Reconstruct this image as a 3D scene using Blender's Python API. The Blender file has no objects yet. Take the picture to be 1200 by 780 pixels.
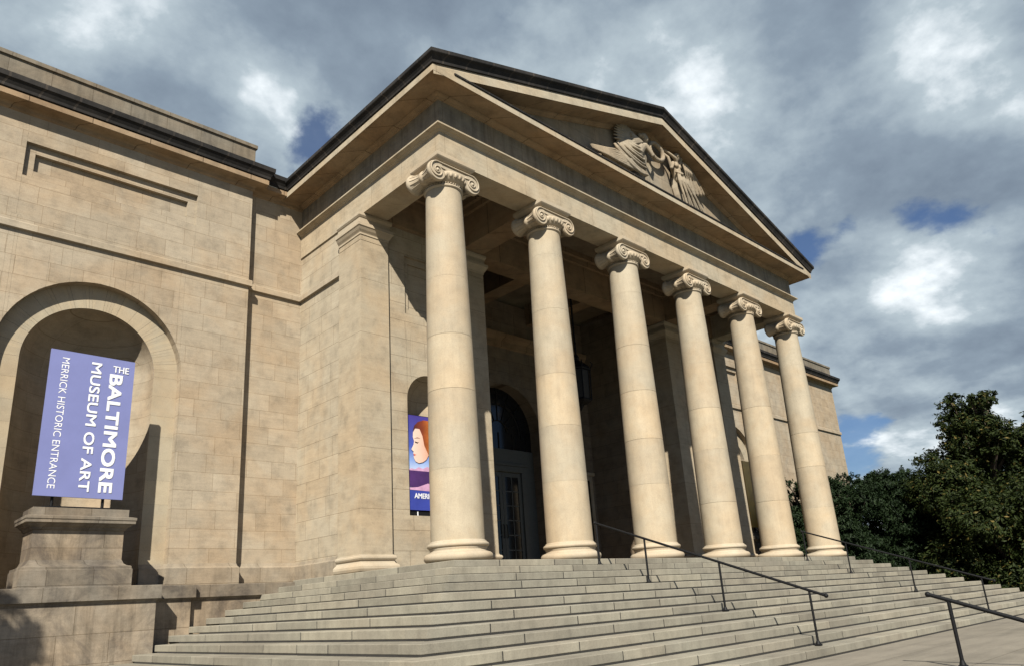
import bpy, bmesh, math, random
from mathutils import Vector, Matrix, noise
R=math.radians; PI=math.pi
sc=bpy.context.scene
col=sc.collection
random.seed(7)

# ------------------------------------------------------------------ helpers
def ident(p): return p
def mirx(p): return (19.0-p[0],p[1],p[2])
class MB:
    def __init__(s,xf=ident): s.v=[];s.f=[];s.xf=xf;s.sm=[]
    def add(s,vs,fs,smooth=False):
        b=len(s.v); s.v+= [s.xf(tuple(p)) for p in vs]
        for f in fs: s.f.append([b+i for i in f]); s.sm.append(smooth)
    def quad(s,a,b,c,d): s.add([a,b,c,d],[(0,1,2,3)])
    def box(s,x0,x1,y0,y1,z0,z1,ch=0.0):
        if ch<=0:
            s.add([(x0,y0,z0),(x1,y0,z0),(x1,y1,z0),(x0,y1,z0),(x0,y0,z1),(x1,y0,z1),(x1,y1,z1),(x0,y1,z1)],
              [(0,3,2,1),(4,5,6,7),(0,1,5,4),(1,2,6,5),(2,3,7,6),(3,0,4,7)])
        else:
            # box whose upper and lower rims are chamfered
            c=ch; vs=[]
            for (i,z) in ((c,z0),(0,z0+c),(0,z1-c),(c,z1)):
                vs+=[(x0+i,y0+i,z),(x1-i,y0+i,z),(x1-i,y1-i,z),(x0+i,y1-i,z)]
            fs=[(0,3,2,1),(12,13,14,15)]
            for k in range(3):
                for j in range(4):
                    a=k*4+j;b=k*4+(j+1)%4; fs.append((a,b,b+4,a+4))
            s.add(vs,fs)
    def lathe(s,prof,c=(0,0,0),axis='z',n=40,cap=True,smooth=True):
        vs=[];fs=[]
        for (r,h) in prof:
            for i in range(n):
                a=2*PI*i/n
                x,y=r*math.cos(a),r*math.sin(a)
                p={'z':(x,y,h),'y':(x,h,y),'x':(h,x,y)}[axis]
                vs.append((c[0]+p[0],c[1]+p[1],c[2]+p[2]))
        for k in range(len(prof)-1):
            for i in range(n):
                j=(i+1)%n; fs.append((k*n+i,k*n+j,(k+1)*n+j,(k+1)*n+i))
        s.add(vs,fs,smooth)
        if cap:
            s.add(vs[:n],[tuple(range(n))[::-1]]); s.add(vs[-n:],[tuple(range(n))])
    def sweep(s,path,prof,closed=False,caps=True):
        # path: xy points, outward side is to the RIGHT of travel; prof: (o,z)
        n=len(path); P=[Vector(p) for p in path]; rows=[]
        for i in range(n):
            d0=(P[i]-P[i-1]).normalized() if i>0 or closed else None
            d1=(P[(i+1)%n]-P[i]).normalized() if i<n-1 or closed else None
            if d0 is None: d0=d1
            if d1 is None: d1=d0
            n0=Vector((d0.y,-d0.x)); n1=Vector((d1.y,-d1.x))
            m=(n0+n1)/(1+n0.dot(n1))
            rows.append([(P[i].x+m.x*o,P[i].y+m.y*o,z) for (o,z) in prof])
        k=len(prof); vs=[p for r in rows for p in r]; fs=[]
        for i in range(n-1 if not closed else n):
            a=i*k; b=((i+1)%n)*k
            for j in range(k-1): fs.append((a+j,b+j,b+j+1,a+j+1))
        s.add(vs,fs)
        if caps and not closed:
            s.add(rows[0],[tuple(range(k))]); s.add(rows[-1],[tuple(range(k))])
    def tube(s,pts,r,n=10,cap=True,smooth=True):
        pts=[Vector(p) for p in pts]; rr=r if isinstance(r,(list,tuple)) else [r]*len(pts)
        vs=[];fs=[]; ref=None
        for i,p in enumerate(pts):
            d=(pts[min(i+1,len(pts)-1)]-pts[max(i-1,0)]).normalized()
            if ref is None:
                ref=Vector((0,0,1)) if abs(d.z)<.9 else Vector((1,0,0))
            u=d.cross(ref).normalized(); w=d.cross(u).normalized()*-1; ref=w
            for j in range(n):
                a=2*PI*j/n; q=p+(u*math.cos(a)+w*math.sin(a))*rr[i]; vs.append(tuple(q))
        for i in range(len(pts)-1):
            for j in range(n):
                k=(j+1)%n; fs.append((i*n+j,i*n+k,(i+1)*n+k,(i+1)*n+j))
        s.add(vs,fs,smooth)
        if cap: s.add(vs[:n],[tuple(range(n))]); s.add(vs[-n:],[tuple(range(n))])
    def ell(s,c,r,n=12,m=8,rot=None):
        vs=[];fs=[]
        for i in range(m+1):
            t=PI*i/m
            for j in range(n):
                a=2*PI*j/n
                p=Vector((r[0]*math.sin(t)*math.cos(a),r[1]*math.sin(t)*math.sin(a),r[2]*math.cos(t)))
                if rot: p=rot@p
                vs.append((c[0]+p.x,c[1]+p.y,c[2]+p.z))
        for i in range(m):
            for j in range(n):
                k=(j+1)%n; fs.append((i*n+j,i*n+k,(i+1)*n+k,(i+1)*n+j))
        s.add(vs,fs,True)
    def prism(s,poly,y0,y1):
        # xz polygon extruded along y
        n=len(poly); vs=[(x,y0,z) for x,z in poly]+[(x,y1,z) for x,z in poly]
        s.add(vs,[tuple(range(n)),tuple(range(n,2*n))[::-1]]+[(i,(i+1)%n,n+(i+1)%n,n+i) for i in range(n)])
    # vertical wall (plane y) with one arched or square opening
    def wall_open(s,x0,x1,z0,z1,y,cx,r,zb,zs,n=28,arch=True,ztop=None):
        q=lambda a,b,c,d: s.quad((a,y,c),(b,y,c),(b,y,d),(a,y,d))
        if cx-r>x0: q(x0,cx-r,z0,z1)
        if cx+r<x1: q(cx+r,x1,z0,z1)
        if zb>z0: q(cx-r,cx+r,z0,zb)
        if arch:
            for i in range(n):
                a0=PI-PI*i/n; a1=PI-PI*(i+1)/n
                xa,xb=cx+r*math.cos(a0),cx+r*math.cos(a1); za,zc=zs+r*math.sin(a0),zs+r*math.sin(a1)
                s.quad((xa,y,za),(xb,y,zc),(xb,y,z1),(xa,y,z1))
        else: q(cx-r,cx+r,ztop,z1)
    def reveal(s,cx,r,zb,zs,y0,y1,n=28,floor=True,arch=True,ztop=None):
        pts=[(cx-r,zb),(cx-r,zs)]
        if arch: pts+=[(cx+r*math.cos(PI-PI*i/n),zs+r*math.sin(PI-PI*i/n)) for i in range(1,n)]+[(cx+r,zs),(cx+r,zb)]
        else: pts=[(cx-r,zb),(cx-r,ztop),(cx+r,ztop),(cx+r,zb)]
        if floor: pts.append(pts[0])
        for (a,b) in zip(pts,pts[1:]): s.quad((a[0],y0,a[1]),(b[0],y0,b[1]),(b[0],y1,b[1]),(a[0],y1,a[1]))
    def apse(s,cx,r,zb,zs,y0,n=32,m=10,dep=1.0):
        vs=[];fs=[]
        rows=[(0.0,zb),(0.0,zs)]+[(PI/2*i/m,None) for i in range(1,m+1)]
        for (t,z) in rows:
            rr=r*math.cos(t); zz=z if z is not None else zs+r*math.sin(t)
            for i in range(n+1):
                a=PI*i/n; vs.append((cx-rr*math.cos(a),y0+dep*rr*math.sin(a),zz))
        for k in range(len(rows)-1):
            for i in range(n):
                fs.append((k*(n+1)+i,k*(n+1)+i+1,(k+1)*(n+1)+i+1,(k+1)*(n+1)+i))
        s.add(vs,fs,True)
        fl=[(cx-r*math.cos(PI*i/n),y0+dep*r*math.sin(PI*i/n),zb) for i in range(n+1)]
        s.add(fl,[tuple(range(n+1))])
    def mesh(s,name,bevel=0):
        me=bpy.data.meshes.new(name); me.from_pydata(s.v,[],s.f); me.update()
        for p,q in zip(me.polygons,s.sm): p.use_smooth=q
        bm=bmesh.new(); bm.from_mesh(me); bmesh.ops.recalc_face_normals(bm,faces=bm.faces[:]); bm.to_mesh(me); bm.free()
        return me
    def build(s,name,mat,parent=None,raw=False):
        if raw:
            me=bpy.data.meshes.new(name); me.from_pydata(s.v,[],s.f); me.update()
        else: me=s.mesh(name)
        o=bpy.data.objects.new(name,me); col.objects.link(o)
        if mat: me.materials.append(mat)
        if parent: o.parent=parent
        return o
def tag(o,label=None,cat=None,group=None,kind=None):
    if label: o['label']=label
    if cat: o['category']=cat
    if group: o['group']=group
    if kind: o['kind']=kind
    return o
def empty(name,loc=(0,0,0)):
    o=bpy.data.objects.new(name,None); col.objects.link(o); o.location=loc; o.empty_display_size=.3; return o
def keep(o,parent):   # parent while keeping world coordinates of the mesh
    o.parent=parent; o.matrix_parent_inverse=Matrix.Translation(parent.location).inverted(); return o

# ------------------------------------------------------------------ materials
def nt(name):
    m=bpy.data.materials.new(name); m.use_nodes=True; t=m.node_tree
    return m,t,t.nodes['Principled BSDF'],t.nodes,t.links
def ramp(N,L,src,pts):
    r=N.new('ShaderNodeValToRGB'); L.new(src,r.inputs[0]); e=r.color_ramp.elements
    e[0].position,e[0].color=pts[0][0],(*pts[0][1],1) if not isinstance(pts[0][1],float) else (pts[0][1],)*3+(1,)
    e[1].position,e[1].color=pts[-1][0],(*pts[-1][1],1) if not isinstance(pts[-1][1],float) else (pts[-1][1],)*3+(1,)
    for p,c in pts[1:-1]:
        q=e.new(p); q.color=(*c,1) if not isinstance(c,float) else (c,c,c,1)
    return r.outputs[0]
def nz(N,L,vec,scale,det=5,rough=.55,dist=0):
    n=N.new('ShaderNodeTexNoise'); n.inputs['Scale'].default_value=scale; n.inputs['Detail'].default_value=det
    n.inputs['Roughness'].default_value=rough; n.inputs['Distortion'].default_value=dist
    if vec: L.new(vec,n.inputs['Vector'])
    return n.outputs[0]
def mul(N,L,a,b,fac=1.0,mode='MULTIPLY'):
    m=N.new('ShaderNodeMix'); m.data_type='RGBA'; m.blend_type=mode
    if isinstance(fac,float): m.inputs[0].default_value=fac
    else: L.new(fac,m.inputs[0])
    for i,x in ((6,a),(7,b)):
        if isinstance(x,tuple): m.inputs[i].default_value=(*x,1)
        else: L.new(x,m.inputs[i])
    return m.outputs[2]
def scl(N,L,vec,s):
    m=N.new('ShaderNodeMapping'); m.inputs['Scale'].default_value=s; L.new(vec,m.inputs[0]); return m.outputs[0]
AL=.70
def stone(name,base,warm=None,bw=None,rh=.5,mortar=.007,tone=.16,streak=0.0,island=0.0,blotch=.25,rough=.82,bump=.25,dirt=0.0,joint=.55,zoff=0.0):
    base=tuple(x*AL for x in base); warm=tuple(x*AL for x in warm) if warm else None
    m,t,B,N,L=nt(name)
    g=N.new('ShaderNodeNewGeometry'); P=g.outputs['Position']
    warm=warm or (base[0]*1.02,base[1]*.94,base[2]*.86)
    c=mul(N,L,tuple(base),warm,fac=ramp(N,L,nz(N,L,P,.55,4,.6,.4),[(.40,0.0),(.62,1.0)]),mode='MIX')
    c=mul(N,L,c,ramp(N,L,nz(N,L,P,2.3,6,.65),[(.3,1-blotch),(.5,.97),(.72,1.06)]))
    fine=nz(N,L,P,38,4,.7)
    c=mul(N,L,c,ramp(N,L,fine,[(.28,.80),(.5,1.0),(.75,1.09)]),fac=.8)
    h=fine
    if bw:
        sx=N.new('ShaderNodeSeparateXYZ'); L.new(P,sx.inputs[0])
        ad=N.new('ShaderNodeMath'); ad.operation='ADD'; L.new(sx.outputs[0],ad.inputs[0]); L.new(sx.outputs[1],ad.inputs[1])
        az=N.new('ShaderNodeMath'); az.operation='ADD'; L.new(sx.outputs[2],az.inputs[0]); az.inputs[1].default_value=zoff+60*rh
        cb=N.new('ShaderNodeCombineXYZ'); L.new(ad.outputs[0],cb.inputs[0]); L.new(az.outputs[0],cb.inputs[1])
        b=N.new('ShaderNodeTexBrick'); b.offset=.43; b.offset_frequency=2; b.squash=.62; b.squash_frequency=3
        L.new(cb.outputs[0],b.inputs['Vector'])
        b.inputs['Color1'].default_value=(1+tone*.42,1+tone*.40,1+tone*.36,1); b.inputs['Color2'].default_value=(1-tone*.8,1-tone*.95,1-tone*1.15,1)
        b.inputs['Mortar'].default_value=(joint,joint*.93,joint*.84,1)
        b.inputs['Scale'].default_value=1; b.inputs['Mortar Size'].default_value=mortar; b.inputs['Mortar Smooth'].default_value=.15
        b.inputs['Brick Width'].default_value=bw; b.inputs['Row Height'].default_value=rh; b.inputs['Bias'].default_value=-.1
        c=mul(N,L,c,b.outputs['Color'])
        # bedding: every block has its own grain
        gm=N.new('ShaderNodeMath'); gm.operation='MULTIPLY_ADD'; L.new(b.outputs['Fac'],gm.inputs[0]); gm.inputs[1].default_value=-1.6; L.new(fine,gm.inputs[2]); h=gm.outputs[0]
        bed=nz(N,L,scl(N,L,P,(1.2,1.2,9)),1.5,4,.6,.5); c=mul(N,L,c,ramp(N,L,bed,[(.35,.93),(.65,1.05)]))
    if island>0:
        c=mul(N,L,c,ramp(N,L,g.outputs['Random Per Island'],[(0,(1-island,1-island*1.02,1-island*1.05)),(.5,(1-island*.3,)*3),(1,(1.05,1.03,1.0))]))
    if streak>0:
        st=nz(N,L,scl(N,L,P,(4.5,4.5,.35)),1.3,6,.7,.3)
        c=mul(N,L,c,ramp(N,L,st,[(.35,1-streak),(.48,1-streak*.35),(.6,1.0)]))
    if dirt>0:
        d1=nz(N,L,P,.9,7,.72,.6)
        c=mul(N,L,c,ramp(N,L,d1,[(.36,(1-dirt,1-dirt,1-dirt*.95)),(.5,(1-dirt*.4,)*3),(.63,(1.0,1.0,1.0))]))
    L.new(c,B.inputs['Base Color']); B.inputs['Roughness'].default_value=rough
    B.inputs['Specular IOR Level'].default_value=.25
    bp=N.new('ShaderNodeBump'); bp.inputs['Strength'].default_value=bump; bp.inputs['Distance'].default_value=.012
    L.new(h,bp.inputs['Height']); 
    bv=N.new('ShaderNodeBevel'); bv.samples=3; bv.inputs['Radius'].default_value=.012; L.new(bv.outputs[0],bp.inputs['Normal'])
    L.new(bp.outputs[0],B.inputs['Normal'])
    return m
def plain(name,c,rough=.5,metal=0,nscale=0,var=.2,bump=0,spec=.5):
    m,t,B,N,L=nt(name); B.inputs['Base Color'].default_value=(*c,1); B.inputs['Roughness'].default_value=rough; B.inputs['Metallic'].default_value=metal
    B.inputs['Specular IOR Level'].default_value=spec
    if nscale:
        g=N.new('ShaderNodeNewGeometry'); n=nz(N,L,g.outputs['Position'],nscale,5,.6)
        L.new(mul(N,L,tuple(c),ramp(N,L,n,[(.3,1-var),(.7,1+var*.5)])),B.inputs['Base Color'])
        if bump:
            bp=N.new('ShaderNodeBump'); bp.inputs['Strength'].default_value=bump; bp.inputs['Distance'].default_value=.01; L.new(n,bp.inputs['Height']); L.new(bp.outputs[0],B.inputs['Normal'])
    return m
LS=(.475,.398,.292)      # tan limestone
M={}
M['ashlar']=stone('ashlar limestone',LS,bw=1.22,rh=.5,tone=.12,dirt=.07,zoff=-.4+.5,joint=.72,streak=.05)
M['ashlar_pale']=stone('pale portico ashlar',(.50,.43,.318),bw=1.3,rh=.55,tone=.08,dirt=.06)
M['inner']=stone('shade darkened porch stone',(.27,.22,.16),bw=1.3,rh=.55,tone=.1,dirt=.15)  # portico ashlar made darker, porch interior's deep shade put into its colour
M['pilaster']=stone('pilaster stone',(.49,.415,.30),bw=30,rh=1.62,tone=.06,mortar=.006)
M['trim']=stone('limestone trim',(.50,.43,.315),bw=2.4,rh=40,tone=.05,streak=.06,mortar=.005)
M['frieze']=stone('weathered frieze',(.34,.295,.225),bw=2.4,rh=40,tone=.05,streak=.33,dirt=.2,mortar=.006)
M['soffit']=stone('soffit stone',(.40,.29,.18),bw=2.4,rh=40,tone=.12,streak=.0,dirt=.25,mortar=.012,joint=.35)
M['cyma']=stone('soot blackened gutter stone',(.022,.020,.018),warm=(.05,.043,.037),bw=1.3,rh=40,tone=.05,streak=.3,dirt=.5,mortar=.03,joint=2.2,blotch=.5)
M['parapet']=stone('grey parapet stone',(.27,.235,.18),bw=1.6,rh=40,tone=.1,streak=.25,dirt=.4)
M['drum']=stone('column drum stone',(.52,.445,.325),island=.06,streak=.09,blotch=.14,dirt=.06)
M['carved']=stone('carved limestone',(.52,.445,.33),blotch=.15,bump=.15)
M['relief']=stone('carved relief stone',(.42,.355,.26),blotch=.3,dirt=.25,bump=.2)
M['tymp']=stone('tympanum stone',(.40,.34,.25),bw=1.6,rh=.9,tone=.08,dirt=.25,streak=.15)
M['vouss']=stone('voussoir stone',(.48,.41,.295),island=.05,blotch=.15)
M['plinth']=stone('stained plinth stone',(.43,.36,.27),bw=1.7,rh=.62,tone=.14,dirt=.55,streak=.32,zoff=-.2)
M['ledge']=stone('stained ledge stone',(.30,.26,.205),bw=1.5,rh=40,tone=.14,dirt=.55,streak=.2)
M['basec']=stone('base course stone',(.40,.34,.255),bw=1.9,rh=40,tone=.08,dirt=.35,streak=.12)
M['step']=stone('granite step',(.40,.37,.29),warm=(.355,.32,.25),island=.24,blotch=.2,streak=.14,dirt=.12,rough=.75)
M['core']=plain('dark joint fill',(.022,.02,.017),.9,nscale=6,var=.3)
M['floor']=stone('porch paving',(.36,.33,.27),bw=1.3,rh=40,tone=.1)
M['dark_interior']=plain('dark interior',(.012,.011,.010),.8,nscale=3,var=.3)
M['roof']=plain('standing seam roof',(.13,.14,.13),.6,.2,nscale=3,var=.3)
M['iron']=plain('black painted iron',(.006,.006,.0065),.6,0,nscale=30,var=.3,bump=.15,spec=.18)
M['bronze']=plain('dark bronze',(.03,.026,.02),.45,.7,nscale=20,var=.3)
M['doorpaint']=plain('grey green door paint',(.075,.078,.068),.5,nscale=12,var=.15)
M['glass']=plain('dark door glass',(.01,.011,.012),.08,nscale=2,var=.2)
M['lav']=plain('lavender banner vinyl',(.155,.17,.345),.55,nscale=1.6,var=.07,bump=.5,spec=.3)
M['white']=plain('white banner lettering',(.66,.66,.68),.6,nscale=9,var=.04)
M['gold']=plain('golden banner vinyl',(.62,.36,.08),.55,nscale=2,var=.25)
M['bblue']=plain('banner blue',(.03,.045,.26),.5,nscale=2,var=.2)
M['bsky']=plain('banner sky violet',(.06,.06,.36),.5,nscale=1.5,var=.3)
M['bhor']=plain('banner horizon blue',(.20,.28,.62),.5,nscale=1.5,var=.15)
M['bpurp']=plain('banner plum ground',(.055,.018,.10),.5,nscale=3,var=.3)
M['bpink']=plain('banner pink sand',(.50,.28,.42),.5,nscale=6,var=.25)
M['skin']=plain('printed face',(.72,.46,.34),.5,nscale=2.5,var=.12)
M['lips']=plain('printed lips',(.55,.12,.08),.5,nscale=9,var=.1)
M['hair']=plain('printed red hair',(.36,.075,.012),.5,nscale=5,var=.5)
M['white_pl']=plain('white plastic',(.7,.7,.7),.5,nscale=20,var=.05)
M['bark']=plain('bark',(.075,.055,.038),.9,nscale=14,var=.5,bump=.8)
M['grass']=plain('grass',(.035,.055,.018),.9,nscale=7,var=.5,bump=.5)
def gradmat(name,axis,pts,nv=.1):
    m,t,B,N,L=nt(name); g=N.new('ShaderNodeNewGeometry'); sx=N.new('ShaderNodeSeparateXYZ'); L.new(g.outputs['Position'],sx.inputs[0])
    lo,hi=pts[0][0],pts[-1][0]; mr=N.new('ShaderNodeMapRange'); mr.inputs['From Min'].default_value=lo; mr.inputs['From Max'].default_value=hi; L.new(sx.outputs['XYZ'.index(axis)],mr.inputs[0])
    c=ramp(N,L,mr.outputs[0],[((p-lo)/(hi-lo),q) for p,q in pts])
    L.new(mul(N,L,c,ramp(N,L,nz(N,L,g.outputs['Position'],3,4,.6),[(.3,1-nv),(.7,1.05)])),B.inputs['Base Color']); B.inputs['Roughness'].default_value=.5
    return m
M['bsky']=gradmat('printed evening sky','Z',[(2.76,(.42,.50,.66)),(3.05,(.20,.30,.58)),(3.45,(.05,.08,.34)),(4.36,(.045,.03,.20))])
M['skin']=gradmat('printed pale face','X',[(1.30,(.66,.50,.42)),(1.62,(.62,.42,.33)),(2.05,(.50,.22,.12))],.06)
M['hair']=gradmat('printed red hair','X',[(1.36,(.05,.012,.01)),(1.7,(.20,.035,.01)),(2.05,(.50,.15,.02))],.4)
def paving():
    m,t,B,N,L=nt('plaza concrete'); g=N.new('ShaderNodeNewGeometry'); P=g.outputs['Position']
    c=mul(N,L,(.195,.172,.135),ramp(N,L,nz(N,L,P,.5,7,.65,.4),[(.3,.76),(.5,.98),(.7,1.1)]))
    c=mul(N,L,c,ramp(N,L,nz(N,L,scl(N,L,P,(.5,3.0,1)),.9,5,.6,.3),[(.35,.82),(.55,1.0),(.7,1.05)]))
    c=mul(N,L,c,ramp(N,L,nz(N,L,P,55,4,.7),[(.3,.78),(.5,1.0),(.75,1.12)]))
    b=N.new('ShaderNodeTexBrick'); b.offset=0; b.squash=1; L.new(P,b.inputs['Vector']); b.inputs['Scale'].default_value=1
    b.inputs['Color1'].default_value=(1,1,1,1); b.inputs['Color2'].default_value=(.9,.9,.89,1); b.inputs['Mortar'].default_value=(.45,.43,.4,1)
    b.inputs['Brick Width'].default_value=3.05; b.inputs['Row Height'].default_value=1.52; b.inputs['Mortar Size'].default_value=.008; b.inputs['Mortar Smooth'].default_value=.2
    L.new(mul(N,L,c,b.outputs['Color']),B.inputs['Base Color']); B.inputs['Roughness'].default_value=.85; B.inputs['Specular IOR Level'].default_value=.25
    bp=N.new('ShaderNodeBump'); bp.inputs['Strength'].default_value=.25; bp.inputs['Distance'].default_value=.01; L.new(nz(N,L,P,60,3,.7),bp.inputs['Height']); L.new(bp.outputs[0],B.inputs['Normal'])
    return m
M['plaza']=paving()
def leafmat(name,a,b,c,p=.06):
    m,t,B,N,L=nt(name); g=N.new('ShaderNodeNewGeometry')
    col_=ramp(N,L,g.outputs['Random Per Island'],[(0,a),(.5,b),(1-p,b),(1,c)])
    B.inputs['Roughness'].default_value=.6; B.inputs['Specular IOR Level'].default_value=.14
    L.new(col_,B.inputs['Base Color'])
    tr=N.new('ShaderNodeBsdfTranslucent'); L.new(col_,tr.inputs[0]); mx=N.new('ShaderNodeMixShader'); mx.inputs[0].default_value=.22
    L.new(B.outputs[0],mx.inputs[1]); L.new(tr.outputs[0],mx.inputs[2]); L.new(mx.outputs[0],N['Material Output'].inputs[0])
    return m
M['leaf_big']=leafmat('broad leaves',(.007,.013,.003),(.024,.034,.008),(.13,.095,.025),.07)
M['leaf_dark']=leafmat('evergreen needles',(.005,.011,.004),(.013,.024,.008),(.022,.038,.012))
M['leaf_mid']=leafmat('green leaves',(.012,.022,.007),(.024,.040,.012),(.05,.065,.018))

# ------------------------------------------------------------------ museum
S=3.8; ACOL=.61
PH=10.14            # architrave underside
museum=empty('museum_building',(9.5,3,0))
tag(museum,'tan limestone museum with six column temple portico, carved pediment and long plain wings','museum')
def part(mb,name,mat,parent=museum,label=None):
    o=mb.build(name,M[mat]); 
    if parent is museum: keep(o,museum)
    else:
        # parent is a part: same world frame
        o.parent=parent
    if label: o['label']=label
    return o

YW=6.65; YR=6.9; XE=-2.23; NX=-6.2
for xf,side in ((ident,'left'),(mirx,'right')):
    # ---- wing wall with niche, sunk panel
    w=MB(xf)
    w.wall_open(-21,XE,-.04,9.0,YW,NX,2.18,-.04,5.45,n=36)
    w.reveal(NX,2.18,-.04,5.45,YW,YW+.27,n=36,floor=False)
    PX0,PX1,PZ0,PZ1=-8.28,-3.9,10.12,11.1
    w.wall_open(-21,XE,9.0,12.0,YW,(PX0+PX1)/2,(PX1-PX0)/2,PZ0,0,arch=False,ztop=PZ1)
    w.reveal((PX0+PX1)/2,(PX1-PX0)/2,PZ0,0,YW,YW+.11,arch=False,ztop=PZ1)
    w.wall_open(PX0,PX1,PZ0,PZ1,YW+.11,(PX0+PX1)/2,(PX1-PX0)/2-.24,PZ0+.24,0,arch=False,ztop=PZ1-.24)
    w.reveal((PX0+PX1)/2,(PX1-PX0)/2-.24,PZ0+.24,0,YW+.11,YW+.22,arch=False,ztop=PZ1-.24)
    w.quad((PX0+.24,YW+.22,PZ0+.24),(PX1-.24,YW+.22,PZ0+.24),(PX1-.24,YW+.22,PZ1-.24),(PX0+.24,YW+.22,PZ1-.24))
    # return and recessed bay
    w.quad((XE,YW,-.04),(XE,YR,-.04),(XE,YR,12.0),(XE,YW,12.0))
    w.quad((XE,YR,-.04),(-.2,YR,-.04),(-.2,YR,12.0),(XE,YR,12.0))
    # far end wall and back so the wing is a volume
    w.quad((-21,YW,-3),(-21,30,-3),(-21,30,12.0),(-21,YW,12.0))
    w.quad((-21,30,-3),(0,30,-3),(0,30,12.0),(-21,30,12.0))
    w.quad((-21,YW,-3),(-7.9,YW,-3),(-7.9,YW,-.04),(-21,YW,-.04))
    wing=part(w,'wing_wall','ashlar')
    # annulus of voussoirs and piers round the niche
    a=MB(xf); ri,ro=1.56,2.18; yb=YW+.27; g=.0025
    nv=15
    for i in range(nv):
        a0=PI*i/nv+g/ro; a1=PI*(i+1)/nv-g/ro; k=5
        for j in range(k):
            b0=a0+(a1-a0)*j/k; b1=a0+(a1-a0)*(j+1)/k
            c=[(NX+rr*math.cos(t),yy,5.45+rr*math.sin(t)) for rr,t,yy in ((ri,b0,yb),(ro,b0,yb),(ro,b1,yb),(ri,b1,yb))]
            a.quad(*c)
    for sx in (-1,1):
        z=-.04; k=0
        hs=[.9,.62,.55,.62,.55,.62,.55,.55,.53]
        for h in hs:
            z1=min(z+h,5.45); x0,x1=sorted((NX+sx*ri,NX+sx*ro)); a.quad((x0,yb,z+g/2),(x1,yb,z+g/2),(x1,yb,z1-g/2),(x0,yb,z1-g/2)); z=z1
    bq=MB(xf); 
    arch=part(a,'niche_arch','vouss')
    n=MB(xf); n.reveal(NX,ri,-.04,5.45,yb,yb+.012,n=36,floor=False); n.apse(NX,ri-.0,-.04,5.45,yb+.012,n=40,m=14)
    part(n,'niche','ashlar')
    bq.wall_open(NX-2.3,NX+2.3,-.3,7.8,yb+.012,NX,ri,-.3,5.45,n=36); part(bq,'niche_backing','core')
    # wall base course
    b=MB(xf); pr=[(0.0,.52),(.03,.44),(.07,.40),(.07,-.1)]
    b.sweep([(NX+ri,yb-.02),(NX+2.10,yb-.02),(NX+2.18,YW),(XE,YW),(XE,YR),(-.37,YR),(-.37,4.5)],pr)
    b.sweep([(-21,YW),(NX-2.18,YW),(NX-2.10,yb-.02),(NX-ri,yb-.02)],pr)
    part(b,'base_course','basec')
    # string course
    s_=MB(xf); sp=[(0,8.80),(.07,8.79),(.085,8.77),(.085,8.60),(0,8.59)]
    s_.sweep([(-21,YW),(XE,YW),(XE,YR),(-.37,YR),(-.37,4.42)],sp); part(s_,'string_course','ashlar')
    # cornice in three differently weathered pieces
    path=[(-21,30),(-21,YW),(XE,YW),(XE,YR),(-.3,YR)]
    c=MB(xf); c.sweep(path,[(0,11.86),(.04,11.89),(.06,11.97),(.10,12.02),(.34,12.04),(.36,12.04),(.36,12.19),(.34,12.21),(0,12.22)]); cor=part(c,'cornice','soffit')
    c=MB(xf); c.sweep(path,[(.34,12.22),(.39,12.23),(.40,12.31),(.46,12.42),(.50,12.46),(.51,12.60),(.1,12.66)]); part(c,'gutter','cyma',cor)
    c=MB(xf); c.sweep([(-21,30),(-21,YW-.12),(XE-.02,YW-.12),(XE-.02,YW+.6)],[(.0,12.62),(.0,13.31),(.05,13.32),(.05,13.44),(-.4,13.47),(-.4,12.6)])
    c.sweep([(XE-.02,YR+.15),(-.45,YR+.15)],[(.0,12.6),(.0,12.92),(.04,12.93),(.04,13.03),(-.4,13.05),(-.4,12.6)])
    part(c,'parapet','parapet')
    r=MB(xf); r.box(-20.9,-.2,YW+.3,29.8,12.2,12.64); part(r,'roof','roof')
    # podium below the niche, in three planes, with a projecting ledge
    pd=MB(xf); pd.box(-7.85,-4.6,5.55,6.7,-3.2,-.40); pd.box(-21,-3.6,6.05,6.7,-3.2,-.401); pd.box(-3.6,-.41,6.2,6.84,-3.2,-.402)
    pod=part(pd,'podium','plinth')
    pl=MB(xf); lp=[(-.2,-.40),(.0,-.40),(.03,-.36),(.085,-.345),(.085,-.05),(.075,-.04),(-1.3,-.035)]
    pl.sweep([(-21,6.05),(-7.85,6.05),(-7.85,5.55),(-4.6,5.55),(-4.6,6.05),(-3.6,6.05),(-3.6,6.2),(-.41,6.2)],lp); part(pl,'ledge','ledge',pod)
    # side wall of the porch, anta, inner walls
    sw=MB(xf); sw.box(-.37,.37,4.38,6.95,-.3,11.2); part(sw,'side_wall','ashlar_pale')
    def pilaster(x0,x1,y0,y1,nm='pilaster',bs=True):
        p=MB(xf); p.box(x0,x1,y0,y1,-.02,9.29); p.box(x0,x1,y0,y1,9.305,9.5)
        p.box(x0+.012,x1-.012,y0+.012,y1-.012,9.28,9.31)
        o=part(p,nm,'pilaster')
        path=[(x0,y1),(x0,y0),(x1,y0),(x1,y1)]
        q=MB(xf); q.sweep(path,[(-.02,9.46),(.0,9.46),(.02,9.47),(.02,9.52),(.03,9.54),(.07,9.60),(.11,9.68),(.13,9.70),(.13,9.80),(.05,9.81),(.05,9.98),(.07,10.0),(.10,10.05),(.10,10.125),(-.05,10.13)]); part(q,'capital','carved',o)
        q=MB(xf); q.sweep(path,[(0,.46),(.02,.45),(.02,.43),(.05,.425),(.075,.40),(.08,.36),(.06,.32),(.04,.31),(.03,.28),(.05,.24),(.07,.225),(.075,.22),(.11,.20),(.135,.16),(.14,.10),(.12,.04),(.09,.0),(.0,-.02)]); part(q,'base','carved',o)
        return o
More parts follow.
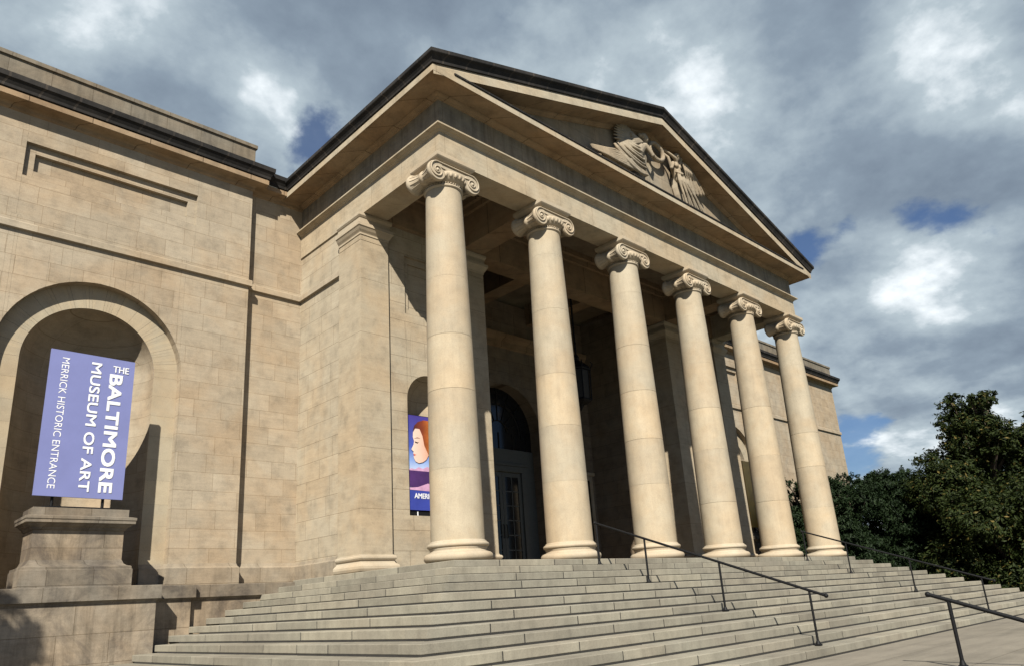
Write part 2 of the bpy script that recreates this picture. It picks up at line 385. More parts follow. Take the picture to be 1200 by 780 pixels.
    pilaster(-.47,.49,3.25,4.40,'anta'); pilaster(3.31,4.29,3.25,4.2)
    yw=3.36
    iw=MB(xf); iw.wall_open(.4,3.4,-.02,6.9,yw,1.95,.80,1.5,4.8,n=24); 
    iw.wall_open(.4,3.4,6.9,11.4,yw,1.95,.80,7.42,0,arch=False,ztop=9.3); iw.reveal(1.95,.80,7.42,0,yw,yw+.09,arch=False,ztop=9.3)
    iw.wall_open(1.15,2.75,7.42,9.3,yw+.09,1.95,.62,7.60,0,arch=False,ztop=9.1); iw.reveal(1.95,.62,7.60,0,yw+.09,yw+.15,arch=False,ztop=9.1)
    iw.quad((1.33,yw+.15,7.6),(2.57,yw+.15,7.6),(2.57,yw+.15,9.1),(1.33,yw+.15,9.1))
    part(iw,'portico_wall','ashlar_pale')
    ni=MB(xf); ni.apse(1.95,.80,1.5,4.8,yw,n=28,m=10,dep=.8); part(ni,'niche','ashlar_pale')
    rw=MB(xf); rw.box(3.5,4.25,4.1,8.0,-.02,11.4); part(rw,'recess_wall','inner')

# rear wall of the porch with the great arch
XC=9.5
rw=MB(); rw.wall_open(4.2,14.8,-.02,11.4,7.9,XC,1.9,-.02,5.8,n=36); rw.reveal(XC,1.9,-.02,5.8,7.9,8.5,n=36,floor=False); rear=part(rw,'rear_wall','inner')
ar=MB(); 
for i in range(17):
    a0=PI*i/17+.003; a1=PI*(i+1)/17-.003
    for j in range(3):
        b0=a0+(a1-a0)*j/3; b1=a0+(a1-a0)*(j+1)/3
        ar.quad(*[(XC+r*math.cos(t),7.86,5.8+r*math.sin(t)) for r,t in ((1.9,b0),(2.35,b0),(2.35,b1),(1.9,b1))])
    ar.quad((XC+2.35*math.cos(a0),7.86,5.8+2.35*math.sin(a0)),(XC+2.35*math.cos(a1),7.86,5.8+2.35*math.sin(a1)),(XC+2.35*math.cos(a1),7.9,5.8+2.35*math.sin(a1)),(XC+2.35*math.cos(a0),7.9,5.8+2.35*math.sin(a0)))
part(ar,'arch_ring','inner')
# door assembly: dark glazed screen above, framed double doors below
scn=MB(); scn.box(7.6,11.4,8.47,8.5,5.1,7.9); scr=part(scn,'fanlight','glass')
mu=MB()
for i in range(1,8):
    t=PI*i/8; mu.tube([(XC+.5*math.cos(t),8.45,5.8+.5*math.sin(t)),(XC+1.88*math.cos(t),8.45,5.8+1.88*math.sin(t))],.018,6)
for rr in (.5,1.2): mu.tube([(XC+rr*math.cos(PI*i/20),8.45,5.8+rr*math.sin(PI*i/20)) for i in range(21)],.02,6)
for x in (7.9,8.7,9.5,10.3,11.1): mu.box(x-.02,x+.02,8.44,8.465,5.1,5.8)
part(mu,'glazing_bar','bronze',scr)
fr=MB(); fr.box(7.6,8.35,8.40,8.5,0,5.1); fr.box(10.65,11.4,8.40,8.5,0,5.1); fr.box(8.2,10.8,8.32,8.5,4.15,4.4,.01); fr.box(8.1,10.9,8.27,8.5,4.4,4.5,.01); fr.box(8.35,10.65,8.38,8.5,4.5,5.1)
fr.box(8.22,8.42,8.33,8.4,0,4.15,.01); fr.box(10.58,10.78,8.33,8.4,0,4.15,.01)
part(fr,'door_frame','doorpaint')
for sx in (-1,1):
    x0,x1=(8.43,9.49) if sx<0 else (9.51,10.57)
    d=MB(); d.box(x0,x0+.16,8.40,8.46,.02,4.12); d.box(x1-.16,x1,8.40,8.46,.02,4.12); d.box(x0+.16,x1-.16,8.40,8.46,.02,.45); d.box(x0+.16,x1-.16,8.40,8.46,3.95,4.12)
    d.box((x0+x1)/2-.02,(x0+x1)/2+.02,8.41,8.45,.45,3.95)
    for i in range(1,6): d.box(x0+.16,x1-.16,8.41,8.45,.45+i*.583-.02,.45+i*.583+.02)
    dd=part(d,'door','doorpaint')
    p=MB(); p.box(x0+.15,x1-.15,8.43,8.435,.44,3.96); part(p,'pane','glass',dd)
    h=MB(); hx=x1-.08 if sx<0 else x0+.08; h.tube([(hx,8.40,1.5),(hx,8.33,1.52),(hx,8.33,2.0),(hx,8.40,2.02)],.02,8); part(h,'handle','bronze',dd)
# side door further along the rear wall
sd=MB(); sd.box(12.9,14.3,7.84,7.9,0,4.0); sdo=part(sd,'side_door','bronze')
sd=MB(); sd.sweep([(12.9,7.9),(12.9,7.84)],[(0,0),(0,4)]); sd=MB(); sd.box(12.72,12.9,7.8,7.9,0,4.2,.01); sd.box(14.3,14.48,7.8,7.9,0,4.2,.01); sd.box(12.9,14.3,7.8,7.9,4.0,4.2,.01); sd.box(12.6,14.6,7.74,7.9,4.2,4.36,.02); part(sd,'frame','trim',sdo)
# ceiling with coffers, beams
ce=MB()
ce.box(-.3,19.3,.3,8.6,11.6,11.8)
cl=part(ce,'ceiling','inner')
bm_=MB()
for x in (3.8,15.2):
    bm_.box(x-.41,x+.41,.41,3.2,PH,11.6); 
bm_.box(.42,18.58,3.2,3.95,PH+.003,11.6); 
for x in (3.8,7.6,11.4,15.2): bm_.box(x-.35,x+.35,3.95,7.9,PH+.5,11.6)
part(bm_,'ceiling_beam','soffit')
mo=MB()
for (x0,x1,y0,y1) in ((.41,3.39,.41,3.2),(4.21,14.79,.41,3.2),(15.61,18.59,.41,3.2)):
    for k,(d,z) in enumerate(((.12,11.2),(.25,11.4))):
        mo.box(x0,x1,y0,y0+d,z,z+.2); mo.box(x0,x1,y1-d,y1,z,z+.2); mo.box(x0,x0+d,y0+d,y1-d,z,z+.2); mo.box(x1-d,x1,y0+d,y1-d,z,z+.2)
mo.sweep([(4.26,7.9),(14.74,7.9)],[(0,9.3),(.08,9.35),(.1,9.6),(.22,9.75),(.25,9.9),(0,9.95)])
mo.sweep([(4.25,4.3),(4.25,7.9)],[(0,9.3),(-.08,9.35),(-.1,9.6),(-.22,9.75),(-.25,9.9),(0,9.95)])
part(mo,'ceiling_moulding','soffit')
# floor of the porch
fl=MB(); fl.box(-.3,19.3,-.2,8.6,-.25,-.004); part(fl,'porch_floor','floor')

# ---- entablature
path=[(-.41,6.88),(-.41,-.41),(19.41,-.41),(19.41,6.88)]
e=MB(); e.sweep(path,[(-.82,11.6),(-.82,PH),(0,PH),(0,10.90),(.03,10.92),(.05,10.95),(.10,10.97),(.13,11.0),(.17,11.01),(.17,11.055),(-.02,11.08)]); arc=part(e,'architrave','trim')
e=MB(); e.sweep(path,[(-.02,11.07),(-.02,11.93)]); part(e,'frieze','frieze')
e=MB(); e.sweep(path,[(-.02,11.90),(.03,11.91),(.05,11.95),(.10,11.98),(.13,12.03)]); e.sweep(path,[(.13,12.035),(.67,12.02),(.675,12.0),(.71,12.0)])
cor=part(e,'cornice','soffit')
e=MB(); e.sweep(path,[(.71,12.0),(.71,12.18),(.69,12.205),(.0,12.24),(-.1,12.24)]); part(e,'corona','trim',cor)
e=MB(); e.sweep([(-.41,-.41),(19.41,-.41)],[(.69,12.20),(.735,12.19),(.74,12.24),(.3,12.26)]); part(e,'flashing','cyma',cor)
CY=[(.69,12.205),(.74,12.215),(.75,12.27),(.80,12.36),(.85,12.41),(.86,12.43),(.86,12.52),(.3,12.56)]
for xf in (ident,mirx):
    e=MB(xf); e.sweep([(-.41,7.2),(-.41,-.41-.0)],CY,caps=False); 
    e2=MB(xf)
    # the gutter runs on to the front corner
    rows=[[(-.41-o,y,z) for o,z in CY] for y in (-.41,)]+[[(-.41-o,-.41-o,z) for o,z in CY]]
    k=len(CY); e.add(rows[0]+rows[1],[(j,j+k,j+k+1,j+1) for j in range(k-1)])
    part(e,'gutter','cyma',cor)
SL=.307; XS=-1.27; ZS=12.52
def rake(prof,xf,x_start=XS,parent=museum,name='raking_cornice',mat='trim'):
    e=MB(xf); rows=[]
    for x in (x_start,XC): rows.append([(max(x,-.41-max(o,0)) if x!=XC else x,-.41-o,0) for o,v in prof])
    for ri,row in enumerate(rows):
        for j,(o,v) in enumerate(prof):
            x=row[j][0]; row[j]=(x,row[j][1],ZS+SL*(x-XS)+v)
    k=len(prof); e.add(rows[0]+rows[1],[(j,j+k,j+k+1,j+1) for j in range(k-1)]); 
    return part(e,name,mat,parent)
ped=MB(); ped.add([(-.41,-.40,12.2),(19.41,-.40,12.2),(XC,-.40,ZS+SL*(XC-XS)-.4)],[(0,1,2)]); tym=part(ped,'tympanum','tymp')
for xf in (ident,mirx):
    rc=rake([(0,-.80),(.03,-.79),(.06,-.74),(.12,-.70),(.13,-.66)],xf,x_start=-.41,mat='soffit')
    rake([(.13,-.655),(.67,-.66),(.675,-.68),(.71,-.68)],xf,x_start=-.41,parent=rc,name='rake_soffit',mat='soffit')
    rake([(.705,-.68),(.705,-.44),(.69,-.36)],xf,x_start=-1.10,parent=rc,name='rake_fascia',mat='trim')
    rake([(.69,-.36),(.74,-.35),(.75,-.27),(.80,-.17),(.85,-.12),(.86,-.10),(.86,0),(.3,.02),(-.5,.03)],xf,x_start=XS,parent=rc,name='rake_gutter',mat='cyma')
    rf=MB(xf); rf.quad((XS+.05,-.5,ZS-.02),(XC,-.5,ZS+SL*(XC-XS)),(XC,12,ZS+SL*(XC-XS)),(XS+.05,12,ZS-.02)); part(rf,'roof','roof')

# ---- columns
def rad(z):
    t=(z-.45)/(9.35-.45); t=max(0,min(1,t)); return .612-.142*(t**1.55)
def make_column(i):
    rnd=random.Random(40+i); cx=i*S
    o=empty('column',(cx,0,0)) if False else None
    m=MB(); z=.43; js=[]
    while z<9.3:
        h=rnd.uniform(1.35,1.95); z1=z+h
        if z1>8.7: z1=9.33
        js.append((z,z1)); z=z1
    for (a,b) in js:
        pr=[(rad(a+(b-a)*k/8),a+.0018+(b-a-.0036)*k/8) for k in range(9)]
        m.lathe(pr,(cx,0,0),n=64)
        m.lathe([(rad(b)-.0035,b-.004),(rad(b)-.0035,b+.004)],(cx,0,0),n=64,cap=False)
    sh=part(m,'column','drum')
    # base
    b=MB(); pr=[(.60,.47),(.635,.455),(.65,.44),(.65,.425)]
    def torus(zc,rc,rr,k=8): return [(rc+rr*math.cos(PI/2-PI*q/k),zc+rr*math.sin(PI/2-PI*q/k)) for q in range(k+1)]
    pr+=torus(.365,.655,.052)+[(.665,.30),(.645,.275),(.64,.245),(.66,.22),(.69,.21)]+torus(.105,.685,.10)+[(.60,0)]
    b.lathe(pr,(cx,0,0),n=56); part(b,'base','carved',sh)
    # capital
    c=MB(); c.lathe([(.46,9.31),(.50,9.33),(.515,9.36),(.50,9.39),(.47,9.40),(.47,9.44),(.50,9.45),(.56,9.52),(.61,9.60),(.63,9.66),(.60,9.70),(.50,9.72)],(cx,0,0),n=48)
    for q in range(28):   # egg moulding
        a=2*PI*(q+.5)/28; rt=Matrix.Rotation(a,3,'Z')
        c.ell((cx+.59*math.cos(a),.59*math.sin(a),9.60),(.045,.048,.075),8,6,rt)
    for q in range(44):   # bead moulding
        a=2*PI*q/44; c.ell((cx+.495*math.cos(a),.495*math.sin(a),9.415),(.022,.03,.022),6,4)
    VX,VZ,VR,VY=.585,9.62,.275,.50
    for sx in (-1,1):
        # bolster: spool between front and back volutes
        prf=[(VR-.02,-VY),(VR,-VY+.02),(VR,-VY+.09),(VR*.88,-VY+.12),(VR*.74,-.27),(VR*.62,-.12),(VR*.66,-.05),(VR*.70,-.035),(VR*.70,.035),(VR*.66,.05),(VR*.62,.12),(VR*.74,.27),(VR*.88,VY-.12),(VR,VY-.09),(VR,VY-.02),(VR-.02,VY)]
        c.lathe(prf,(cx+sx*VX,0,VZ),axis='y',n=32)
        for q in range(14):   # fluting leaves on the bolster
            a=2*PI*q/14
            for s2 in (-1,1):
                c.tube([(cx+sx*VX+rr*math.cos(a),s2*yy,VZ+rr*math.sin(a)) for yy,rr in ((.06,VR*.64),(.16,VR*.66),(.27,VR*.76),(.38,VR*.9))],[.004,.008,.010,.006],6)
        for sy in (-1,1):
            pts=[];rs=[]
            for q in range(64):
                a=q/63*2*PI*2.55; rr=(VR-.022)*math.exp(-a*.118)*(1-a*.018)
                ang=PI/2-a
                pts.append((cx+sx*(VX-rr*math.cos(ang)*-1 if False else VX+rr*math.cos(PI/2-a)),sy*(VY+.012),VZ+rr*math.sin(PI/2-a))); rs.append(.023-.010*q/63)
            c.tube(pts,rs,7); c.lathe([(.045,0),(.04,.03),(.0,.045)],(cx+sx*VX,sy*VY,VZ),axis='y',n=14) if sy>0 else c.lathe([(.045,0),(.04,-.03),(.0,-.045)],(cx+sx*VX,sy*VY,VZ),axis='y',n=14)
    # canalis between the volutes, slightly sagging
    for sy in (-1,1):
        y0,y1=sorted((sy*(VY-.01),sy*.36)); n=14; vs=[];
        top=[];bot=[]
        for q in range(n+1):
            t=-1+2*q/n; x=cx+t*VX; top.append((x,9.895)); bot.append((x,9.735-.045*(1-t*t)))
        c.prism(top+bot[::-1],y0,y1)
        c.tube([(x,sy*(VY+.008),z-.022) for x,z in top],.02,7); c.tube([(x,sy*(VY+.008),z+.015) for x,z in bot],.018,7)
    c.box(cx-.52,cx+.52,-.46,.46,9.70,9.93)
    # abacus
    c.sweep([(cx-.55,-.5),(cx+.55,-.5),(cx+.55,.5),(cx-.55,.5)],[(-.1,9.925),(.0,9.93),(.03,9.95),(.07,10.0),(.09,10.03),(.09,10.135),(-.1,10.137)],closed=True)
    part(c,'capital','carved',sh)
    return sh
for i in range(6): make_column(i)

# ---- pediment relief: two winged figures holding a wreath
def remesh_build(mb,name,mat,parent,vox=.016):
    me=mb.mesh(name); o=bpy.data.objects.new(name,me); col.objects.link(o)
    md=o.modifiers.new('r','REMESH'); md.mode='VOXEL'; md.voxel_size=vox; md.use_smooth_shade=True
    sm=o.modifiers.new('s','SMOOTH'); sm.factor=.3; sm.iterations=1
    dg=bpy.context.evaluated_depsgraph_get(); m2=bpy.data.meshes.new_from_object(o.evaluated_get(dg)); o.modifiers.clear(); o.data=m2; m2.name=name
    m2.materials.clear(); m2.materials.append(M[mat])
    for p in m2.polygons: p.use_smooth=True
    o.parent=parent
    return o
Y0=-.42
def Q(x,z,d=0.0): return (x,Y0-d,z)
def limb(mb,pts,rs): 
    P=[Vector(p) for p in pts]
    mb.tube([tuple(p) for p in P],rs,12)
    for p,r in zip(P,rs): mb.ell(tuple(p),(r,r,r),10,7)
def feathers(mb,root,ang0,ang1,l0,l1,n,d0,d1,w=.07):
    for i in range(n):
        t=i/(n-1); a=R(ang0+(ang1-ang0)*t); l=l0+(l1-l0)*t
        c,s=math.cos(a),math.sin(a); bend=.10*l
        mb.tube([(root[0]+c*l*k-s*bend*k*k,Y0-(d0+(d1-d0)*t)*(1-.35*k),root[1]+s*l*k+c*bend*k*k) for k in (0,.25,.5,.75,.93,1)],[w*.7,w,w*1.05,w*.95,w*.6,w*.15],8)
f=MB()
# left figure: flying in profile, crescent folds of robe, trailing tail
def fold(mb,pts,r,n=7): mb.tube(pts,[r*.55]+[r]*(len(pts)-2)+[r*.3],n)
limb(f,[Q(8.80,14.22,.20),Q(8.55,14.0,.22),Q(8.3,13.7,.22)],[.14,.20,.22])
f.ell(Q(8.15,13.75,.12),(.85,.24,.62)); f.ell(Q(7.4,13.2,.06),(.9,.18,.3))
f.ell(Q(8.88,14.52,.26),(.14,.14,.175)); f.ell(Q(9.01,14.50,.26),(.035,.04,.03)); f.ell(Q(9.0,14.41,.26),(.03,.04,.02)); f.ell(Q(8.80,14.60,.24),(.16,.15,.13)); f.ell(Q(8.64,14.60,.22),(.08,.08,.09))
limb(f,[Q(8.87,14.36,.24),Q(8.80,14.22,.20)],[.075,.09])
limb(f,[Q(8.74,14.16,.34),Q(9.02,13.84,.40),Q(9.28,13.98,.28)],[.09,.07,.05])
limb(f,[Q(8.84,14.24,.2),Q(9.05,14.30,.24),Q(9.24,14.38,.18)],[.08,.06,.045])
for k in range(5): f.tube([Q(9.28,13.98-.012*k+.03,.28-.02*k),Q(9.36,14.0-.025*k+.05,.26-.02*k),Q(9.40,14.03-.03*k+.05,.20-.02*k)],[.016,.015,.010],6)
for i in range(8):
    rr=.36+.135*i; pts=[]
    for q in range(13):
        a=R(208+q*(122-5*i)/12); w_=math.sin(PI*q/12)
        pts.append(Q(8.20+rr*1.03*math.cos(a)+.02*math.sin(5*a+i),14.20+rr*1.02*math.sin(a),.20+.20*w_*(1-.05*i)+.03*(i%2)))
    fold(f,pts,.050)
for i in range(6): fold(f,[Q(8.75-.06*i,12.98+.02*i,.30),Q(8.2-.1*i,12.86+.06*i,.34),Q(7.4-.1*i,12.88+.075*i,.30),Q(6.6,12.98+.05*i,.20),Q(5.95-.03*i,13.03+.02*i,.10)],.042)
for i in range(9):
    a=R(150+6.2*i); l=1.05+.06*i
    fold(f,[Q(8.55+l*k*math.cos(a),14.30+l*k*math.sin(a)*(.86),.26-.08*k) for k in (0,.3,.6,.85,1)],.052)
for i in range(6):
    a=R(166+8*i); l=.62
    fold(f,[Q(8.58+l*k*math.cos(a),14.22+l*k*math.sin(a),.36-.06*k) for k in (0,.4,.8,1)],.045)
f.box(7.6,8.4,-.40,-.39,13,13.4)
wf=remesh_build(f,'winged_figure','relief',tym); wf['label']='flying winged figure in profile, robe trailing to the left'
f=MB()
# right figure: upright, arms raised to the wreath, long wing falling to the right
limb(f,[Q(10.72,14.16,.22),Q(10.78,13.95,.22),Q(10.88,13.70,.20)],[.17,.18,.19])
f.ell(Q(10.80,14.52,.28),(.14,.14,.175)); f.ell(Q(10.83,14.60,.26),(.165,.15,.13)); f.ell(Q(10.72,14.50,.41),(.03,.035,.035)); limb(f,[Q(10.79,14.38,.24),Q(10.75,14.22,.22)],[.075,.10])
f.ell(Q(10.64,14.08,.36),(.08,.07,.08)); f.ell(Q(10.82,14.08,.36),(.08,.07,.08))
limb(f,[Q(10.56,14.20,.26),Q(10.30,13.88,.34),Q(10.22,14.30,.30),Q(10.10,14.44,.22)],[.09,.07,.055,.045])
limb(f,[Q(10.90,14.22,.22),Q(10.62,14.42,.34),Q(10.28,14.56,.28),Q(10.08,14.62,.2)],[.085,.065,.05,.04])
for k in range(4): f.tube([Q(10.10,14.42+.03*k,.22),Q(10.02,14.42+.035*k,.22),Q(9.98,14.40+.035*k,.18)],[.016,.015,.01],6)
f.ell(Q(11.15,13.2,.04),(.45,.2,.75),rot=Matrix.Rotation(-.45,3,'Y'))
for i in range(7):
    a=i/6; fold(f,[Q(10.66+.32*a,13.93,.34),Q(10.70+.52*a,13.5,.34+.06*(i%2)),Q(10.82+.86*a,13.05,.36+.06*(i%2)),Q(11.0+1.15*a,12.6,.34),Q(11.1+1.3*a,12.36,.26)],.046)
for i in range(4): fold(f,[Q(11.10+.09*i,13.62-.13*i,.36),Q(11.45+.09*i,13.32-.12*i,.38),Q(11.9+.09*i,13.02-.10*i,.30),Q(12.35+.08*i,12.98-.08*i,.16)],.045)
limb(f,[Q(10.58,13.83,.32),Q(10.85,13.78,.42),Q(11.08,13.84,.30)],[.035,.045,.035])
limb(f,[Q(11.0,14.25,.20),Q(11.14,14.62,.24),Q(11.34,14.70,.22),Q(11.62,14.52,.2)],[.10,.09,.09,.07])
for i in range(10):
    u=i/9; x0=11.12+.50*u; z0=14.52-.02*u; x1=11.45+1.15*u; z1=13.15+.42*u
    fold(f,[Q(x0+(x1-x0)*k+.10*math.sin(PI*k),z0+(z1-z0)*k,.24-.05*k+.03*(i%2)) for k in (0,.25,.5,.75,.92,1)],.052)
for i in range(5):
    u=i/4; fold(f,[Q(11.10+.3*u,14.42,.34),Q(11.22+.42*u,14.12,.35),Q(11.32+.5*u,13.86+.08*u,.28)],.05)
f.box(11.0,11.6,-.40,-.39,13,13.4)
wf=remesh_build(f,'winged_figure','relief',tym); wf['label']='upright winged figure with raised arms and long wing'
f=MB()
ring=[Q(9.62+.42*math.cos(2*PI*i/40),14.33+.33*math.sin(2*PI*i/40),.20) for i in range(41)]
f.tube(ring,.085,10,cap=False)
for i in range(64):
    a=2*PI*i/64+.05; b=(i%3-1)*.75; f.ell((9.62+(.42+.05*math.sin(b))*math.cos(a),Y0-.20-.07*math.cos(b),14.33+(.33+.05*math.sin(b))*math.sin(a)),(.03,.025,.055),6,5,Matrix.Rotation(-a+.5,3,'Y'))
remesh_build(f,'wreath','relief',tym,.018)

# ------------------------------------------------------------------ staircase
RZ,TR,E0=.1725,.4731,.774
st=empty('staircase',(9.5,-3.5,-2.24)); tag(st,'broad pale granite staircase wrapping the front and both ends of the portico','stairs')
sb=MB(); rnd=random.Random(3)
def row(a0,a1,fn,lo=1.0,hi=2.3):
    x=a0
    while x<a1-.01:
        w=rnd.uniform(lo,hi); x1=x+w
        if a1-x1<.7: x1=a1
        fn(x+(.014 if x>a0 else 0),x1-(.014 if x1<a1-.001 else 0)); x=x1
for k in range(13):
    xl=-E0-k*TR; xr=19+E0+k*TR; yf=-E0-k*TR; zt=-k*RZ; zb=zt-RZ+.025
    dp=TR+.06 if k else .75
    j=lambda: rnd.uniform(-.003,.003)
    row(xl,xr,lambda a,b: sb.box(a,b,yf+j(),yf+dp,zb,zt+j()*.6,.010))
    yend=6.2 if k<6 else (6.05 if k<8 else 5.55)
    row(yf+dp+.004,yend,lambda a,b: sb.box(xl+j(),xl+dp,a,b,zb,zt+j()*.6,.010))
    row(yf+dp+.004,yend,lambda a,b: sb.box(xr-dp,xr+j(),a,b,zb,zt+j()*.6,.010))
sm=sb.build('steps',M['step']); keep(sm,st)
cb=MB()
for k in range(13):
    i=.006; cb.box(-E0-k*TR+i,19+E0+k*TR-i,-E0-k*TR+i,5.4,-3.0,-k*RZ-.008)
keep(cb.build('mortar_bed',M['core']),st)

# ------------------------------------------------------------------ ground
def flat(name,x0,x1,y0,y1,z,mat,th=None):
    g=MB()
    if th: g.box(x0,x1,y0,y1,z-th,z)
    else: g.quad((x0,y0,z),(x1,y0,z),(x1,y1,z),(x0,y1,z))
    o=g.build(name,M[mat]); tag(o,kind='structure'); return o
GZ=-2.243
flat('plaza',-40,27.5,-9.72,5.6,GZ,'plaza',.6)
g=MB(); 
for k in range(3):
    y1=-9.72-k*.42; x=-12+rnd.random()
    while x<27:
        w=rnd.uniform(1.3,2.2); g.box(x+.004,x+w-.004,y1-.40,y1-.003 if k==0 else y1+.05,GZ-(k+1)*.15-.02,GZ-(k)*.15-.004 if k==0 else GZ-k*.15,.008); x+=w
lo=g.build('lower_steps',M['step']); tag(lo,'short flight of pale steps dropping from the plaza edge in the foreground','stairs')
flat('ground',-1500,1500,-1500,1500,-2.76,'grass')
flat('lower_pavement',-40,27.5,-60,-9.72,-2.72,'plaza',.03)
flat('lawn',27.5,90,-30,60,GZ+.004,'grass',.5)

# ------------------------------------------------------------------ pedestals and banners
def pedestal(xf,label):
    cx=-6.3; o=empty('pedestal',xf((cx,6.2,-.035))); tag(o,label,'pedestal')
    def rect(h,yf): return [(cx-h,6.7),(cx-h,yf),(cx+h,yf),(cx+h,6.7)]
    yf=5.78
    b=MB(xf); b.box(cx-.93,cx+.93,yf,6.7,.3,1.26); keep(b.build('shaft',M['plinth']),o)
    b=MB(xf); b.sweep(rect(.93,yf),[(0,.56),(.015,.53),(.04,.47),(.09,.43),(.16,.41),(.18,.40),(.18,.345),(.20,.335),(.20,-.037)]); keep(b.build('base',M['ledge']),o)
    b=MB(xf); b.sweep(rect(.93,yf),[(0,1.20),(.03,1.22),(.05,1.27),(.10,1.30),(.13,1.34),(.19,1.36),(.19,1.42),(.205,1.44),(.205,1.50),(.12,1.52),(.06,1.53),(.06,1.70),(-.3,1.72)]); 
    b.box(cx-.75,cx+.75,yf+.2,6.65,1.6,1.705); keep(b.build('cap',M['ledge']),o)
    return o
pedestal(ident,'stained stone pedestal under the lavender banner on the left ledge')
pedestal(mirx,'stone pedestal in front of the right wing niche under the golden banner')
def text(s,size,wid,M4,mat,parent,name='lettering',bold=0.0):
    """text stretched to exactly wid x size, local x = reading direction; M4 places it"""
    cu=bpy.data.curves.new(name,'FONT'); cu.body=s; cu.size=1; cu.resolution_u=4
    o=bpy.data.objects.new(name,cu); col.objects.link(o)
    dg=bpy.context.evaluated_depsgraph_get(); dg.update(); me=bpy.data.meshes.new_from_object(o.evaluated_get(dg)); bpy.data.objects.remove(o)
    xs=[v.co.x for v in me.vertices]; ys=[v.co.y for v in me.vertices]
    x0,x1,y0,y1=min(xs),max(xs),min(ys),max(ys)
    P=[((v.co.x-x0)/(x1-x0),(v.co.y-y0)/(y1-y0)) for v in me.vertices]; F=[tuple(p.vertices) for p in me.polygons]; bpy.data.meshes.remove(me)
    offs=[(0,0)] if bold<=0 else [(-1,-1),(1,-1),(-1,1),(1,1),(0,0),(0,1),(0,-1),(1,0),(-1,0)]
    vs=[];fs=[]
    for i,(ox,oy) in enumerate(offs):
        k=len(vs); vs+=[tuple(M4@Vector((bold+p[0]*(wid-2*bold)+ox*bold,bold+p[1]*(size-2*bold)+oy*bold,.0009*i))) for p in P]; fs+=[tuple(k+j for j in f) for f in F]
    # one object per word: cut where the gap between glyphs is widest
    nw=s.count(' ')+1; iv=sorted((min(P[j][0] for j in f),max(P[j][0] for j in f)) for f in F); gaps=[];hi=iv[0][1]
    for a_,b_ in iv:
        if a_>hi: gaps.append((a_-hi,(a_+hi)/2))
        hi=max(hi,b_)
    cuts=sorted(g[1] for g in sorted(gaps)[::-1][:nw-1])+[9]
    npt=len(P); lo=-9; out=None
    for cut in cuts:
        ff=[f for f in fs if lo<P[f[0]%npt][0]<=cut]; used=sorted({j for f in ff for j in f}); mp={j:i for i,j in enumerate(used)}
        me=bpy.data.meshes.new(name); me.from_pydata([vs[j] for j in used],[],[tuple(mp[j] for j in f) for f in ff]); me.materials.append(mat)
        out=bpy.data.objects.new(name,me); col.objects.link(out); out.parent=parent; lo=cut
    return out
# lavender banner (TL, TR, BL, BR set by its frame)
BY=5.86; TL=Vector((-7.30,BY,5.42)); TRr=Vector((-5.44,BY,5.40)); BL=Vector((-7.31,BY,1.97))
bo=empty('museum_banner',(-6.37,BY,1.72)); tag(bo,'lavender banner with white museum lettering standing on the stone pedestal','banner')
W=TRr-TL; D=BL-TL
p=MB(); t=.05
c4=[TL,TRr,TRr+D,BL]
p.add([tuple(v) for v in c4]+[tuple(v+Vector((0,t,0))) for v in c4],[(0,1,2,3),(7,6,5,4),(0,4,5,1),(1,5,6,2),(2,6,7,3),(3,7,4,0)])
pn=p.build('panel',M['lav']); keep(pn,bo)
p=MB(); p.tube([(-6.9,BY+.1,1.71),(-6.9,BY+.1,4.9)],.035,8); p.tube([(-5.85,BY+.1,1.71),(-5.85,BY+.1,4.9)],.035,8); p.box(-7.1,-5.65,BY+.06,BY+.16,1.705,1.76,.01)
for z in (2.6,4.6): p.box(-7.15,-5.6,BY+.052,BY+.09,z,z+.06)
keep(p.build('stand',M['iron']),bo)
def bmat(u,v,dx,dy):   # local x along dx, local y along dy from banner point (u,v)
    o=TL+W*u+D*v+Vector((0,-.006,0)); Wn=W.normalized(); Dn=D.normalized()
    vec={'r':Wn,'d':Dn,'u':-Dn}; X=vec[dx];Yv=vec[dy]; Z=X.cross(Yv)
    m=Matrix.Identity(4)
    for i in range(3): m[i][0]=X[i];m[i][1]=Yv[i];m[i][2]=Z[i];m[i][3]=o[i]
    return m
Wl,Dl=W.length,D.length
text('THE',Dl*.048,Wl*.195,bmat(.735,.1,'r','u'),M['white'],pn,bold=.004)
text('BALTIMORE',Wl*.165,Dl*.845,bmat(.70,.115,'d','r'),M['white'],pn,bold=.014)
text('MUSEUM OF ART',Wl*.125,Dl*.91,bmat(.475,.05,'d','r'),M['white'],pn,bold=.007)
text('MERRICK HISTORIC ENTRANCE',Wl*.085,Dl*.90,bmat(.135,.05,'d','r'),M['white'],pn,bold=.0)
# golden banner at the right wing
go=empty('golden_banner',(25.3,BY,1.72)); tag(go,'tall golden banner in front of the right wing niche, glimpsed behind the last columns','banner')
p=MB(mirx); p.box(-7.3,-5.44,BY,BY+.05,1.97,5.4,.01); keep(p.build('panel',M['gold']),go)
p=MB(mirx); p.tube([(-6.9,BY+.1,1.71),(-6.9,BY+.1,4.9)],.035,8); p.tube([(-5.85,BY+.1,1.71),(-5.85,BY+.1,4.9)],.035,8); p.box(-7.1,-5.65,BY+.052,BY+.16,1.705,1.76,.01); keep(p.build('stand',M['iron']),go)
